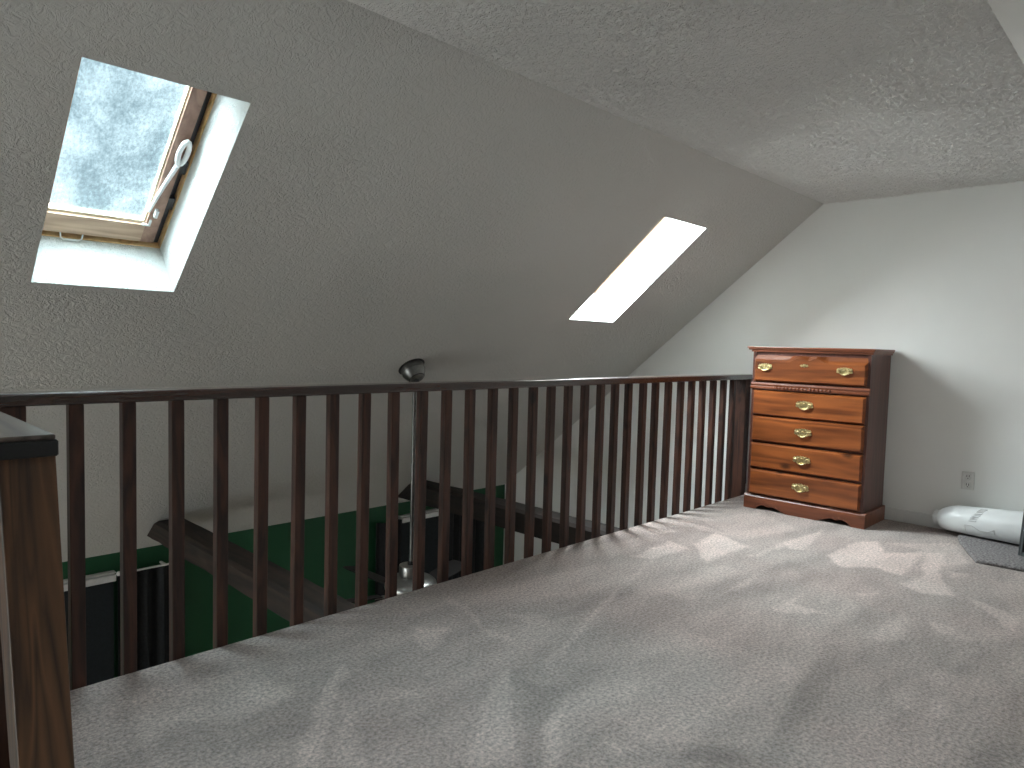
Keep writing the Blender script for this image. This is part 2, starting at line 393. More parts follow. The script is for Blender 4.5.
# ------------------------------------------------------------------ the setting
def slope_panel(name, mat, x0, x1, s0, s1, openings, side):
    b = bmesh.new()
    xs = sorted({x0, x1, *[v for o in openings for v in o[0]]}); ss = sorted({s0, s1, *[v for o in openings for v in o[1]]})
    def hole(xm, sm): return any(o[0][0] < xm < o[0][1] and o[1][0] < sm < o[1][1] for o in openings)
    vv = {}
    def V(x, s_, o):
        k = (round(x, 4), round(s_, 4), o)
        if k not in vv: vv[k] = b.verts.new(slope_pt(warp(x, s_) if side > 0 else x, s_, o, side))
        return vv[k]
    def quad(*k): b.faces.new([V(*q) for q in k])
    for i in range(len(xs)-1):
        for j in range(len(ss)-1):
            if hole((xs[i]+xs[i+1])/2, (ss[j]+ss[j+1])/2): continue
            for o in (0, THICK): quad((xs[i], ss[j], o), (xs[i+1], ss[j], o), (xs[i+1], ss[j+1], o), (xs[i], ss[j+1], o))
    for (a, c), (d, e) in openings:
        quad((a, d, 0), (a, e, 0), (a, e, THICK), (a, d, THICK)); quad((c, d, 0), (c, e, 0), (c, e, THICK), (c, d, THICK))
        quad((a, d, 0), (c, d, 0), (c, d, THICK), (a, d, THICK)); quad((a, e, 0), (c, e, 0), (c, e, THICK), (a, e, THICK))
    for i in range(len(xs)-1):
        for s_ in (s0, s1): quad((xs[i], s_, 0), (xs[i+1], s_, 0), (xs[i+1], s_, THICK), (xs[i], s_, THICK))
    for j in range(len(ss)-1):
        for x in (x0, x1): quad((x, ss[j], 0), (x, ss[j+1], 0), (x, ss[j+1], THICK), (x, ss[j], THICK))
    bmesh.ops.recalc_face_normals(b, faces=b.faces[:])
    m = MB(); m.bm.free(); m.bm = b
    return m.build(name, mat, kind='structure')
S_END = (YK-YC1)/CS
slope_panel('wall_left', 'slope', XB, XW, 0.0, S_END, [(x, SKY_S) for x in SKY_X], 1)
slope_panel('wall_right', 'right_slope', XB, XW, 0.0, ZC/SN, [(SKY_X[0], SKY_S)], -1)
def ceiling_relief(x, y):                    # sprayed texture, trowelled flat in places
    p = Vector((x, y, 0))
    a = mnoise.noise(p*26+Vector((0, 0, 3)))+.6*mnoise.noise(p*58+Vector((9, 0, 1)))
    r = max(0.0, 1-abs(a)*3.2)+.55*max(0.0, mnoise.noise(p*75+Vector((2, 7, 5))))
    return .009*r*(.55+.6*max(0, mnoise.noise(p*2.3)+.5))
cb = bmesh.new()
cgx = [XB+(0.9-XB)*i/4 for i in range(4)]+[0.9+(XW-0.9)*i/510 for i in range(511)]
cgy = [YC0+(YC1-YC0)*i/174 for i in range(175)]
cv = [[cb.verts.new((x, y, ZC-(ceiling_relief(x, y) if i > 3 and 0 < j < 174 else 0))) for j, y in enumerate(cgy)] for i, x in enumerate(cgx)]
for i in range(len(cgx)-1):
    for j in range(len(cgy)-1): cb.faces.new((cv[i][j], cv[i][j+1], cv[i+1][j+1], cv[i+1][j]))
m = MB(); m.bm.free(); m.bm = cb; m.box(XB, XW, YC0, YC1, ZC+.012, ZC+0.22)
m.build('ceiling', 'ceiling', smooth=True, kind='structure')
# end wall: gable outline, upper and lower rooms together
yo1, yo0 = YK+0.35, -2.55
gab = [(yo1, ZL-0.1), (yo1, ZK-0.05), (YC1+0.1, ZC+0.33), (YC0-0.1, ZC+0.33), (yo0, -0.1), (yo0, ZL-0.1)]
MB().prism([(XW, y, z) for y, z in gab], (0.15, 0, 0)).build('wall_end', 'wall', kind='structure')
def roof_z(y):
    if y > YC1: return ZC+0.33-(y-YC1-0.1)*0.82
    if y < YC0: return ZC+0.33+(y-YC0+0.1)*0.82
    return ZC+0.33
fm = MB()
def gable_piece(a, c):                       # full-height strip of the gable wall
    brk = [a]+[v for v in (YC0, YC1) if a < v < c]+[c]
    fm.prism([(XB, a, ZL-0.1)]+[(XB, v, max(roof_z(v), -0.2)) for v in brk]+[(XB, c, ZL-0.1)], (-0.15, 0, 0))
edge = yo0
for (ya, yb), (za, zb) in GABLE_FILL:
    gable_piece(edge, ya); edge = yb
    fm.prism([(XB, ya, ZL-0.1), (XB, ya, za), (XB, yb, za), (XB, yb, ZL-0.1)], (-0.15, 0, 0))
    brk = [ya]+[v for v in (YC0, YC1) if ya < v < yb]+[yb]
    fm.prism([(XB, ya, zb)]+[(XB, v, roof_z(v)) for v in brk]+[(XB, yb, zb)], (-0.15, 0, 0))
gable_piece(edge, yo1)
fm.build('wall_front', 'wall', kind='structure')
MB().box(XB, XW, YK, YK+0.15, ZL, ZK).build('wall_left_lower', 'green', kind='structure')
MB().box(XB, XW, -2.45, -2.3, ZL, -0.1).build('wall_right_lower', 'lower', kind='structure')
MB().box(XB, XW, -2.3, YK, ZL-0.1, ZL).build('floor_lower', 'lower_floor', kind='structure')
MB().box(XW-0.012, XW, -2.15, 2.55, 0.0, 0.085, 0.004).build('baseboard_end', 'skirting', kind='structure')

# loft floor: carpeted slab with the vacuum marks brushed into its pile
ST_X, ST_Y = 0.43, 1.45         # stair opening beside the near post
marks = []                       # (floor polygon, amount, softness in metres)
def mk(amount, soft, *pp): marks.append(([floor_at(*p) for p in pp], amount, soft))
def streak(amount, wpx, *pp):
    for a, b in zip(pp, pp[1:]):
        dx, dy = b[0]-a[0], b[1]-a[1]; L = math.hypot(dx, dy); nx, ny = -dy/L*wpx/2, dx/L*wpx/2
        mk(amount, 0.02, (a[0]+nx, a[1]+ny), (b[0]+nx, b[1]+ny), (b[0]-nx, b[1]-ny), (a[0]-nx, a[1]-ny))
mk(.55, .02, (336, 665), (346, 665), (318, 768), (290, 768)); mk(.4, .03, (345, 690), (364, 768), (332, 768))
mk(.5, .02, (494, 680), (510, 668), (517, 768), (463, 768)); mk(.5, .02, (548, 722), (561, 702), (561, 768), (538, 768))
mk(.5, .02, (415, 627), (451, 629), (430, 649), (420, 646)); streak(.35, 5, (446, 598), (463, 608), (488, 633), (515, 640))
mk(.3, .03, (500, 612), (544, 615), (528, 623)); streak(.22, 3, (612, 598), (583, 624), (549, 666))
mk(.35, .05, (140, 690), (250, 668), (300, 690), (240, 720), (150, 725)); mk(.3, .03, (130, 700), (142, 698), (170, 768), (148, 768))
mk(.25, .05, (380, 685), (420, 690), (425, 712), (405, 718), (412, 700)); mk(.3, .05, (240, 680), (290, 690), (270, 705), (235, 700))
mk(.8, .03, (632, 556), (671, 541), (688, 549), (651, 559)); mk(.8, .03, (695, 544), (715, 533), (749, 546), (725, 555), (705, 562))
mk(.6, .03, (637, 528), (676, 531), (651, 535)); mk(.5, .03, (681, 521), (712, 528), (728, 535), (700, 530))
mk(.6, .03, (745, 558), (783, 542), (790, 544), (754, 558)); mk(.75, .03, (785, 542), (823, 530), (804, 550), (789, 549))
mk(.85, .025, (827, 556), (858, 541), (878, 541), (885, 553), (924, 552), (903, 576), (877, 568), (840, 567))
mk(.75, .025, (925, 553), (945, 553), (937, 572), (955, 597), (922, 594), (904, 585), (922, 575))
mk(.45, .03, (887, 543), (953, 543), (968, 563), (940, 566), (922, 550)); mk(.5, .02, (947, 571), (974, 574), (950, 578))
mk(.55, .02, (767, 609), (804, 594), (795, 604), (832, 614), (779, 612)); mk(.5, .03, (719, 595), (765, 569), (747, 586))
mk(.4, .02, (870, 640), (906, 606), (904, 640)); mk(.5, .02, (969, 598), (994, 606), (1014, 617), (1014, 633), (994, 617))
mk(.4, .02, (850, 594), (879, 592), (871, 597)); mk(.4, .02, (928, 622), (950, 626), (955, 637), (940, 632))
streak(.2, 5, (545, 664), (578, 633), (611, 595), (653, 560)); mk(.3, .06, (611, 664), (682, 631), (805, 669), (767, 749), (549, 758), (549, 725))
mk(.3, .03, (946, 650), (958, 632), (970, 640)); mk(.4, .03, (930, 700), (950, 696), (953, 716), (934, 720))
mk(.35, .05, (660, 590), (720, 565), (740, 570), (690, 600)); mk(.3, .05, (780, 640), (850, 600), (860, 610), (800, 650))
mk(.3, .04, (880, 700), (960, 650), (980, 650), (915, 710)); mk(.3, .05, (700, 520), (760, 512), (800, 530), (740, 540))
mk(-.35, .03, (767, 742), (824, 645), (845, 645), (824, 704)); mk(-.4, .03, (965, 768), (1013, 692), (1024, 688), (1024, 768))
mk(-.3, .03, (871, 749), (928, 678), (932, 706)); mk(-.45, .03, (587, 735), (616, 721), (639, 740), (743, 749), (748, 763), (568, 758))
mk(.35, .03, (601, 741), (635, 745), (620, 757)); mk(-.4, .04, (520, 683), (564, 686), (549, 721), (530, 745))
mk(-.25, .06, (360, 650), (480, 620), (510, 650), (440, 690), (380, 690)); mk(-.25, .06, (560, 600), (640, 590), (600, 625), (540, 650))
mk(-.25, .05, (700, 590), (790, 560), (830, 575), (760, 600)); mk(-.3, .05, (940, 640), (1024, 640), (1000, 680), (930, 670))
mk(-.25, .04, (640, 545), (690, 530), (690, 540), (640, 552))
def seg_d(px, py, ax, ay, bx, by):
    dx, dy = bx-ax, by-ay; t = max(0, min(1, ((px-ax)*dx+(py-ay)*dy)/(dx*dx+dy*dy+1e-12)))
    return math.hypot(px-ax-t*dx, py-ay-t*dy)
bbs = [(min(p[0] for p in P)-.12, max(p[0] for p in P)+.12, min(p[1] for p in P)-.12, max(p[1] for p in P)+.12) for P, a, s_ in marks]
def pile(x, y):
    wx = x + 0.015*mnoise.noise(Vector((x*9, y*9, 0.3)))+0.014*mnoise.noise(Vector((x*33, y*33, 0.3))); wy = y + 0.015*mnoise.noise(Vector((x*9, y*9, 5.3)))+0.014*mnoise.noise(Vector((x*33, y*33, 4.3)))
    v = 0.34*max(-.5, min(.5, 2.2*mnoise.noise(Vector((x*1.3-y*.5, y*6+x*1.2, 1.7)))))+0.16*max(-.5, min(.5, 2.5*mnoise.noise(Vector((x*3.5+y*1.5, y*13-x*3, 4.7))))) + 0.10*mnoise.noise(Vector((x*7, y*5, 9.1)))
    for (P, a, s_), bb in zip(marks, bbs):
        if not (bb[0] < wx < bb[1] and bb[2] < wy < bb[3]): continue
        ins = False; d = 9.0; n = len(P)
        for i in range(n):
            (ax, ay), (bx, by) = P[i], P[(i+1) % n]
            if (ay > wy) != (by > wy) and wx < (bx-ax)*(wy-ay)/(by-ay)+ax: ins = not ins
            d = min(d, seg_d(wx, wy, ax, ay, bx, by))
        q = (d if ins else -d)/(s_*.6)*0.5+0.5
        q = max(0, min(1, q)); v += a*(1.08 if a > 0 else .75)*q*q*(3-2*q)
    return max(0.0, min(1.0, 0.45+0.5*v))
fb = bmesh.new()
def frange(a, b, n): return [a+(b-a)*i/n for i in range(n+1)]
gx = [XB, -1.2]+frange(0.0, ST_X, 29)+frange(ST_X, XW, 316)[1:]
gy = [-2.18, -1.0]+frange(-0.1, ST_Y, 103)+frange(ST_Y, YE, 67)[1:]
ST_XL = gx[1]
def stair(xm, ym): return ST_XL < xm < ST_X and ym > ST_Y
top = {}
def fv(i, j):
    if (i, j) not in top: top[(i, j)] = fb.verts.new((gx[i], gy[j], 0))
    return top[(i, j)]
for i in range(len(gx)-1):
    for j in range(len(gy)-1):
        if not stair((gx[i]+gx[i+1])/2, (gy[j]+gy[j+1])/2): fb.faces.new((fv(i, j), fv(i+1, j), fv(i+1, j+1), fv(i, j+1)))
ext = bmesh.ops.extrude_face_region(fb, geom=fb.faces[:])
for g in ext['geom']:
    if isinstance(g, bmesh.types.BMVert): g.co.z = -0.10
bmesh.ops.recalc_face_normals(fb, faces=fb.faces[:])
m = MB(); m.bm.free(); m.bm = fb
fl = m.build('floor', 'carpet', kind='structure')
ca = fl.data.color_attributes.new('pile', 'FLOAT_COLOR', 'POINT')
for i, v in enumerate(fl.data.vertices):
    p = pile(v.co.x, v.co.y) if v.co.z > -0.05 and v.co.x > 0 and v.co.y > -0.1 else 0.45
    ca.data[i].color = (p, p, p, 1)
MB().box(ST_X, XW, YE-0.05, YE-0.001, -0.36, -0.10).build('trim_1', 'beam', kind='structure')

# ------------------------------------------------------------------ skylights
def skylight(num, xs, side, detailed, dep):
    w = thing(f'window_{num}', None, None, slope_pt(sum(xs)/2, sum(SKY_S)/2, dep, side), kind='structure')
    a, c = xs; d, e = SKY_S
    def slab(mb, x0, x1, s0, s1, o0, o1):
        b2 = bmesh.new(); bmesh.ops.create_cube(b2, size=1)
        for v in b2.verts:
            q_ = (s0+s1)/2+v.co.y*(s1-s0); xq = (x0+x1)/2+v.co.x*(x1-x0)
            v.co = slope_pt(warp(xq, q_) if side > 0 else xq, q_, (o0+o1)/2+v.co.z*(o1-o0), side)
        bmesh.ops.recalc_face_normals(b2, faces=b2.faces[:]); mb.join(b2); return mb
    def ring(x0, x1, s0, s1, o0, o1, tx0, tx1, ts0, ts1):
        mb = MB(); slab(mb, x0, x0+tx0, s0, s1, o0, o1); slab(mb, x1-tx1, x1, s0, s1, o0, o1)
        return mb, (lambda m_: (slab(m_, x0+tx0, x1-tx1, s0, s0+ts0, o0, o1), slab(m_, x0+tx0, x1-tx1, s1-ts1, s1, o0, o1)))
    mb, rest = ring(a, c, d, e, dep-0.012, dep+0.045, .006, .006, .006, .006); rest(mb)
    mb.build('frame', 'gold', w)
    mb, rest = ring(a+.006, c-.006, d+.006, e-.006, dep+.016, dep+.042, .030, .032, .02, .02); rest(mb)
    mb.build('gap_seal', 'seal', w)
    mb, rest = ring(a+.030, c-.034, d+.03, e-.026, dep-.010, dep+.036, .038, .052, .05, .095)
    sash = mb.build('sash', 'stile', w)
    mb = MB(); rest(mb); mb.build('sash_rail', 'sash', w)
    mb, rest = ring(a+.068, c-.086, d+.08, e-.121, dep+.004, dep+.028, .005, .006, .008, .012); rest(mb)
    mb.build('gasket', 'gasket', w)
    slab(MB(), a+.070, c-.088, d+.082, e-.123, dep+.020, dep+.030).build('pane', 'glass', w)
    if detailed:
        # white pull loop and stay arm on the right stile
        def sp(x, s_, o): return slope_pt(x, s_, o, side)
        xl = c-.058; lp = []
        for k in range(17):
            t = 2*math.pi*k/16
            lp.append(sp(xl+.008+.015*math.cos(t), .875+.055*math.sin(t), dep-.030))
        MB().tube(lp, .010, 10, False).build('pull_loop', 'white_metal', w, True)
        MB().tube([sp(xl+.004, .94, dep-.028), sp(xl-.014, 1.06, dep-.024), sp(xl-.030, 1.20, dep-.018)], [.010, .008, .006], 8).build('stay_arm', 'white_metal', w, True)
        slab(MB(), xl-.014, xl-.002, 1.185, 1.222, dep-.03, dep-.012).build('catch', 'white_metal', w)
        mb = MB()
        for s_ in (.93, 1.12): slab(mb, c-.034, c-.010, s_, s_+.06, dep-.012, dep+.012)
        mb.build('hinge', 'seal', w)
        # corner bracket and pull hook on the bottom rail
        mb = MB(); slab(mb, c-.10, c-.07, 1.275, 1.283, dep-.016, dep-.008); slab(mb, c-.078, c-.070, 1.25, 1.283, dep-.016, dep-.008)
        mb.build('corner_bracket', 'white_metal', w)
        hk = [sp(.735, 1.375, dep-.014), sp(.738, 1.392, dep-.022), sp(.748, 1.398, dep-.026), sp(.80, 1.398, dep-.026), sp(.81, 1.392, dep-.022), sp(.813, 1.375, dep-.014)]
        MB().tube(hk, .003, 6).build('hook', 'white_metal', w, True)
    return w
skylight(1, SKY_X[0], 1, True, .258); skylight(2, SKY_X[1], 1, False, .295)
skylight(3, SKY_X[0], -1, False, .258)  # unseen skylight added on the opposite slope to brighten the near part
# added windows behind the camera, out of view, that let in fill light
for gi, ((ya, yb), (za, zb)) in enumerate(GABLE_FILL):
    w5 = thing(f'window_{4+gi}', None, None, (XB, (ya+yb)/2, za), kind='structure')
    mb = MB()
    for y in (ya, (ya+yb)/2-.025, yb-.05): mb.box(XB-.12, XB-.04, y, y+.05, za, zb)
    for z in (za, zb-.05): mb.box(XB-.12, XB-.04, ya, yb, z, z+.05)
    mb.build('frame', 'white_metal', w5)
    MB().box(XB-.085, XB-.077, ya+.05, yb-.05, za+.05, zb-.05).build('pane', 'clear', w5)

# ------------------------------------------------------------------ railing along the loft edge
RZ = 0.935
rail = thing('railing', 'long dark-stained wooden railing with square balusters along the carpet edge', 'railing', (2.7, 2.49, 0))
MB().box(0.20, XW-.002, 2.445, 2.535, RZ-.038, RZ, .007, 3).build('handrail', 'rail_x', rail)
BX = [.606+.004, .759, .913, 1.064, 1.214, 1.365, 1.516, 1.664, 1.818, 1.969, 2.115, 2.264, 2.415, 2.560, 2.707, 2.848, 2.996, 3.141, 3.288, 3.429, 3.570, 3.727, 3.867, 4.018, 4.172, 4.318, 4.468, 4.618, 4.768, 4.915]
b0 = None
for i, x in enumerate(BX):
    if b0 is None:
        b0 = MB().box(-.0205, .0205, -.0185, .0185, -.24, RZ-.0385, .0025, 1).build('baluster', 'bal', rail)
        b0.data.transform(Matrix.Translation(rail.location)); o = b0
    else:
        o = b0.copy(); C.objects.link(o); o.parent = rail
    o.location = Vector((x-.004, 2.4765, 0))-rail.location
    o.rotation_euler = (0, random.uniform(-.004, .004), random.choice((0, math.pi)))
MB().box(5.09, XW-.002, 2.458, 2.548, -.24, RZ-.0385, .003).build('end_post', 'bal', rail, loc=(5.13, 2.5, 0))
MB().box(.385, .475, 2.458, 2.548, -.24, RZ-.0385, .003).build('corner_post', 'bal', rail, loc=(.43, 2.5, 0))

# near newel with a wide flat cap running back to the railing, beside the stair opening
nw = thing('stair_railing', 'near brown wooden newel post with flat black-edged cap at the left picture edge', 'railing', (.30, 1.52, 0))
pm = MB().box(.253, .341, 1.492, 1.58, -.25, .900, .003)
po = pm.build('newel_post', 'post', nw, loc=(.297, 1.536, 0)); po.rotation_euler = (0, math.radians(-2.5), 0)
po.location.x += .031
MB().box(.14, .328, 1.470, 2.444, .924, .9335, .002, 1).build('cap_top', 'cap_y', nw)
MB().box(.136, .332, 1.466, 2.444, .894, .924, .003, 1).build('cap_edge', 'cap_edge', nw)
for k in range(5):
    y = 1.72+.15*k
    MB().box(.205, .243, y-.019, y+.019, -.24, .8935, .0025, 1).build('baluster', 'bal', nw, loc=(.224, y, 0))

# ------------------------------------------------------------------ tie beams below the loft
def beam(x0, x1, zb, mat, label):
    top, bot = -.098, zb
    def ys(z): return YC1+(ZC-z)/TAN-.004
    yr = 2.15
    b2 = bmesh.new(); n = 26; rings = []
    for i in range(n+1):
        t = i/n; ring = []
        for (x, z) in ((x0, bot), (x0, top-.02), (x0+.02, top), (x1-.012, top), (x1, top-.012), (x1, bot+.03), (x1-.03, bot)):
            y1 = ys(z)
            ym = yr+(y1-yr)*t
            j = .006*mnoise.noise(Vector((x*7, ym*5, z*9)))
            ring.append(b2.verts.new((x+j, ym, z+j*.8)))
        rings.append(ring)
    for a, b in zip(rings, rings[1:]):
        for k in range(7): b2.faces.new((a[k], a[(k+1) % 7], b[(k+1) % 7], b[k]))
    b2.faces.new(rings[0][::-1]); b2.faces.new(rings[-1])
    bmesh.ops.recalc_face_normals(b2, faces=b2.faces[:])
    m = MB(); m.join(b2)
    return tag(m.build('tie_beam', mat, loc=((x0+x1)/2, 3.5, -.2)), label, 'beam')
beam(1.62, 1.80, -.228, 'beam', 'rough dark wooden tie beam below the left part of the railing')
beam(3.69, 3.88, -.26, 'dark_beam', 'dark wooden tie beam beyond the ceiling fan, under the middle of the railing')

# ------------------------------------------------------------------ dresser
DX, DY0, DY1, DH = 4.752, 1.470, 2.250, 1.150       # front plane, right and left sides
dr = thing('dresser', 'tall reddish-brown pine chest of five drawers against the end wall', 'dresser', (4.94, 1.86, 0))
mb = MB(); DB = 5.145
mb.box(DX+.002, DB, DY0, DY0+.02, .09, 1.122).box(DX+.002, DB, DY1-.02, DY1, .09, 1.122).box(DB-.01, DB, DY0+.02, DY1-.02, .09, 1.122)
mb.box(DX+.012, DX+.03, DY0+.02, DY1-.02, .09, 1.122)
mb.build('carcass', 'case', dr)
# moulded top
mb = MB()
mb.box(DX-.018, DB, DY0-.026, DY1+.042, 1.137, DH, .005).box(DX-.012, DB, DY0-.020, DY1+.033, 1.126, 1.139, .004).box(DX-.004, DB, DY0-.012, DY1+.012, 1.112, 1.127, .003)
mb.build('top', 'trimwood', dr)
def drawer_front(z0, z1, shaped=False):
    y0, y1 = DY0+.016, DY1-.016; t = .022; bv = .013
    n = 40
    b2 = bmesh.new()
    def top_z(u):
        if not shaped: return z1
        # raised panel with a bracket-shaped upper edge: two humps with a dip at the centre
        c = abs(u-.5)
        if c < .07: f = .45+.55*(.5-.5*math.cos(c/.07*math.pi))
        elif c < .19: f = .5+.5*math.cos((c-.07)/.12*math.pi)
        else: f = 0
        return z1-.034+.032*f
    rows = []
    for i in range(n+1):
        u = i/n; y = y1+(y0-y1)*u; ub = min(1, max(0, u))
        yi = min(max(y, y0+bv), y1-bv)
        zt = top_z(u) if shaped else z1
        back = [(DX+.012, y, z0), (DX+.012, y, z1)]
        rows.append([b2.verts.new((DX+.012, y, z0)), b2.verts.new((DX-.004, y, z0)), b2.verts.new((DX-t, yi, z0+bv*.7)),
                     b2.verts.new((DX-t, yi, zt-bv)), b2.verts.new((DX-.004, y, z1 if not shaped else zt+.006)), b2.verts.new((DX+.012, y, z1))])
    for a, b in zip(rows, rows[1:]):
        for k in range(5): b2.faces.new((a[k], a[k+1], b[k+1], b[k]))
        b2.faces.new((a[5], a[0], b[0], b[5]))
    b2.faces.new(rows[0]); b2.faces.new(rows[-1][::-1])
    bmesh.ops.recalc_face_normals(b2, faces=b2.faces[:])
    m = MB(); m.join(b2); return m
def pull(parent, y, z, k=1.0, name='handle'):
    """bat-wing brass plate with two posts and a hanging bail"""
    xf = DX-.022
    half = [(0, .022), (.008, .026), (.014, .020), (.022, .024), (.030, .018), (.038, .020), (.046, .010), (.044, .002), (.048, -.006), (.038, -.012), (.030, -.010), (.022, -.018), (.012, -.016), (.006, -.024), (0, -.026)]
    pts = [(xf-.0005, y+a*k, z+b*k) for a, b in half]+[(xf-.0005, y-a*k, z+b*k) for a, b in half[::-1][1:-1]]
    m = MB().prism(pts, (-.003, 0, 0))
    for s_ in (-1, 1):
        m.lathe([(.007*k, 0), (.007*k, .004), (.004*k, .006), (.004*k, .012), (.006*k, .014), (.003*k, .018)], Matrix.Translation((xf-.003, y+s_*.028*k, z+.004*k)) @ Matrix.Rotation(-math.pi/2, 4, 'Y'), 12)
        m.ball((xf-.004, y+s_*.016*k, z+.014*k), .005*k, 8).ball((xf-.004, y+s_*.040*k, z+.006*k), .005*k, 8)
    m.ball((xf-.004, y, z+.008*k), .006*k, 8)
    bail = [(xf-.014, y+.028*k*math.cos(t), z+.004*k-.024*k*math.sin(t)) for t in [math.pi*i/12 for i in range(13)]]
    m.tube(bail, [.0025*k+.0016*k*math.sin(math.pi*i/12) for i in range(13)], 8)
    return m.build(name, 'brass', parent, True)
drs = []
for z0, z1, sh in ((.909, 1.090, True), (.670, .842, False), (.486, .660, False), (.298, .472, False), (.108, .284, False)):
    drs.append(drawer_front(z0, z1, sh).build('drawer', 'front', dr))
pull(drs[0], 2.150, 1.006, 1.08); pull(drs[0], 1.620, 1.000, 1.08)
ek = MB(); xf = DX-.022
ek.prism([(xf-.0005, 1.880+a, 1.026+b) for a, b in ((.030, 0), (.020, .008), (.012, .004), (.006, .012), (-.006, .012), (-.012, .004), (-.020, .008), (-.030, 0), (-.018, -.008), (-.008, -.005), (0, -.012), (.008, -.005), (.018, -.008))], (-.003, 0, 0))
ek.ball((xf-.003, 1.880, 1.027), .006, 8).ball((xf-.003, 1.866, 1.026), .004, 8).ball((xf-.003, 1.894, 1.026), .004, 8)
ek.build('keyhole_plate', 'brass', drs[0], True)
for o, z in zip(drs[1:], (.760, .574, .388, .200)): pull(o, 1.866, z, 1.25)
# waist moulding with a rope of beads in its middle
mb = MB()
prof = [(DX+.012, .852), (DX-.010, .852), (DX-.018, .858), (DX-.018, .866), (DX-.008, .874), (DX-.012, .886), (DX-.004, .898), (DX+.012, .898)]
mb.prism([(x, DY1+.004, z) for x, z in prof], (0, DY0-DY1-.008, 0)).build('waist_moulding', 'trimwood', dr)
mb = MB()
for k in range(15): mb.ball((DX-.017, 2.068-k*.0255, .866), .0105, 10, (1, 1.05, 1))
mb.build('bead_row', 'trimwood', dr, True)
# plinth with scalloped apron
by0, by1 = 1.452, 2.266; yc = (by0+by1)/2
prf = []
def ap(d):                    # height of the cut-out at distance d from the centre
    d = abs(d)
    if d > .325: return 0.0
    if d > .30: return (.325-d)/.025*.022
    if d > .255: return .022+.012*math.sin((.30-d)/.045*math.pi/2)
    if d > .20: return .034-.008*math.sin((.255-d)/.055*math.pi)
    if d > .10: return .034*(d-.10)/.10*(1.0)
    return .0
lo = []
for i in range(81):
    y = by1+(by0-by1)*i/80; lo.append((y, ap(y-yc)))
ptop = .098
mb = MB(); b2 = bmesh.new(); x0, x1 = DX-.012, DX+.010
rows = [[b2.verts.new(p) for p in ((x0, y, z), (x0, y, ptop-.012), (x0+.008, y, ptop), (x1, y, ptop), (x1, y, z))] for y, z in lo]
for a, b in zip(rows, rows[1:]):
    for k in range(5): b2.faces.new((a[k], a[(k+1) % 5], b[(k+1) % 5], b[k]))
b2.faces.new(rows[0]); b2.faces.new(rows[-1][::-1]); bmesh.ops.recalc_face_normals(b2, faces=b2.faces[:]); mb.join(b2)
mb.box(x1, DB, by0, by0+.018, 0, ptop, .003).box(x1, DB, by1-.018, by1, 0, ptop, .003)
mb.build('plinth', 'trimwood', dr)

# ------------------------------------------------------------------ wall socket
so = thing('wall_outlet', 'white double wall outlet low on the end wall above the roll', 'outlet', (XW, .99, .336))
MB().box(XW-.006, XW-.0005, .955, 1.025, .279, .393, .003).build('cover_plate', 'plastic', so)
for zc in (.363, .309):
    r_ = MB().box(XW-.0085, XW-.006, .974, 1.006, zc-.017, zc+.017, .004).build('socket', 'plastic', so)
    MB().box(XW-.0092, XW-.0084, .982, .9855, zc-.004, zc+.010).box(XW-.0092, XW-.0084, .9945, .998, zc-.004, zc+.010).box(XW-.0092, XW-.0084, .987, .993, zc-.013, zc-.008).build('slot', 'slot', r_)
MB().ball((XW-.006, .99, .336), .003, 8).build('screw', 'white_metal', so)

# ------------------------------------------------------------------ grey carpet remnant, white roll, framed panel at the right
q = [floor_at(960, 540), floor_at(958, 548), floor_at(976, 563), floor_at(1024, 572)]
rm = MB(); TK = .022
out = [(5.13, .99), (4.99, .985), (4.86, .955), q[2], q[3], (4.50, .15), (5.13, .15)]
b2 = bmesh.new(); nP = len(out)
levels = [(0.0, 0.0), (.012, -.004), (TK-.006, -.002), (TK, .008)]
cx = sum(p[0] for p in out)/nP; cy = sum(p[1] for p in out)/nP
rings = []
for z, ins in levels:
    ring = []
    for i in range(nP):
        (ax, ay), (bx, by) = out[i], out[(i+1) % nP]
        for k in range(8):
            t = k/8; x = ax+(bx-ax)*t; y = ay+(by-ay)*t
            d = math.hypot(x-cx, y-cy); wob = .004*mnoise.noise(Vector((x*30, y*30, z*40)))
            ring.append(b2.verts.new((x+(cx-x)/d*(ins+wob), y+(cy-y)/d*(ins+wob), z+(.004*mnoise.noise(Vector((x*6, y*6, 2))) if z > .02 else 0))))
    rings.append(ring)
n = len(rings[0])
for a, b in zip(rings, rings[1:]):
    for k in range(n): b2.faces.new((a[k], a[(k+1) % n], b[(k+1) % n], b[k]))
b2.faces.new(rings[0][::-1]); b2.faces.new(rings[-1]); bmesh.ops.recalc_face_normals(b2, faces=b2.faces[:]); rm.join(b2)
tag(rm.build('carpet_remnant', 'remnant', smooth=True, loc=(4.8, .6, 0)), 'dark grey carpet offcut lying under the white roll', 'carpet')

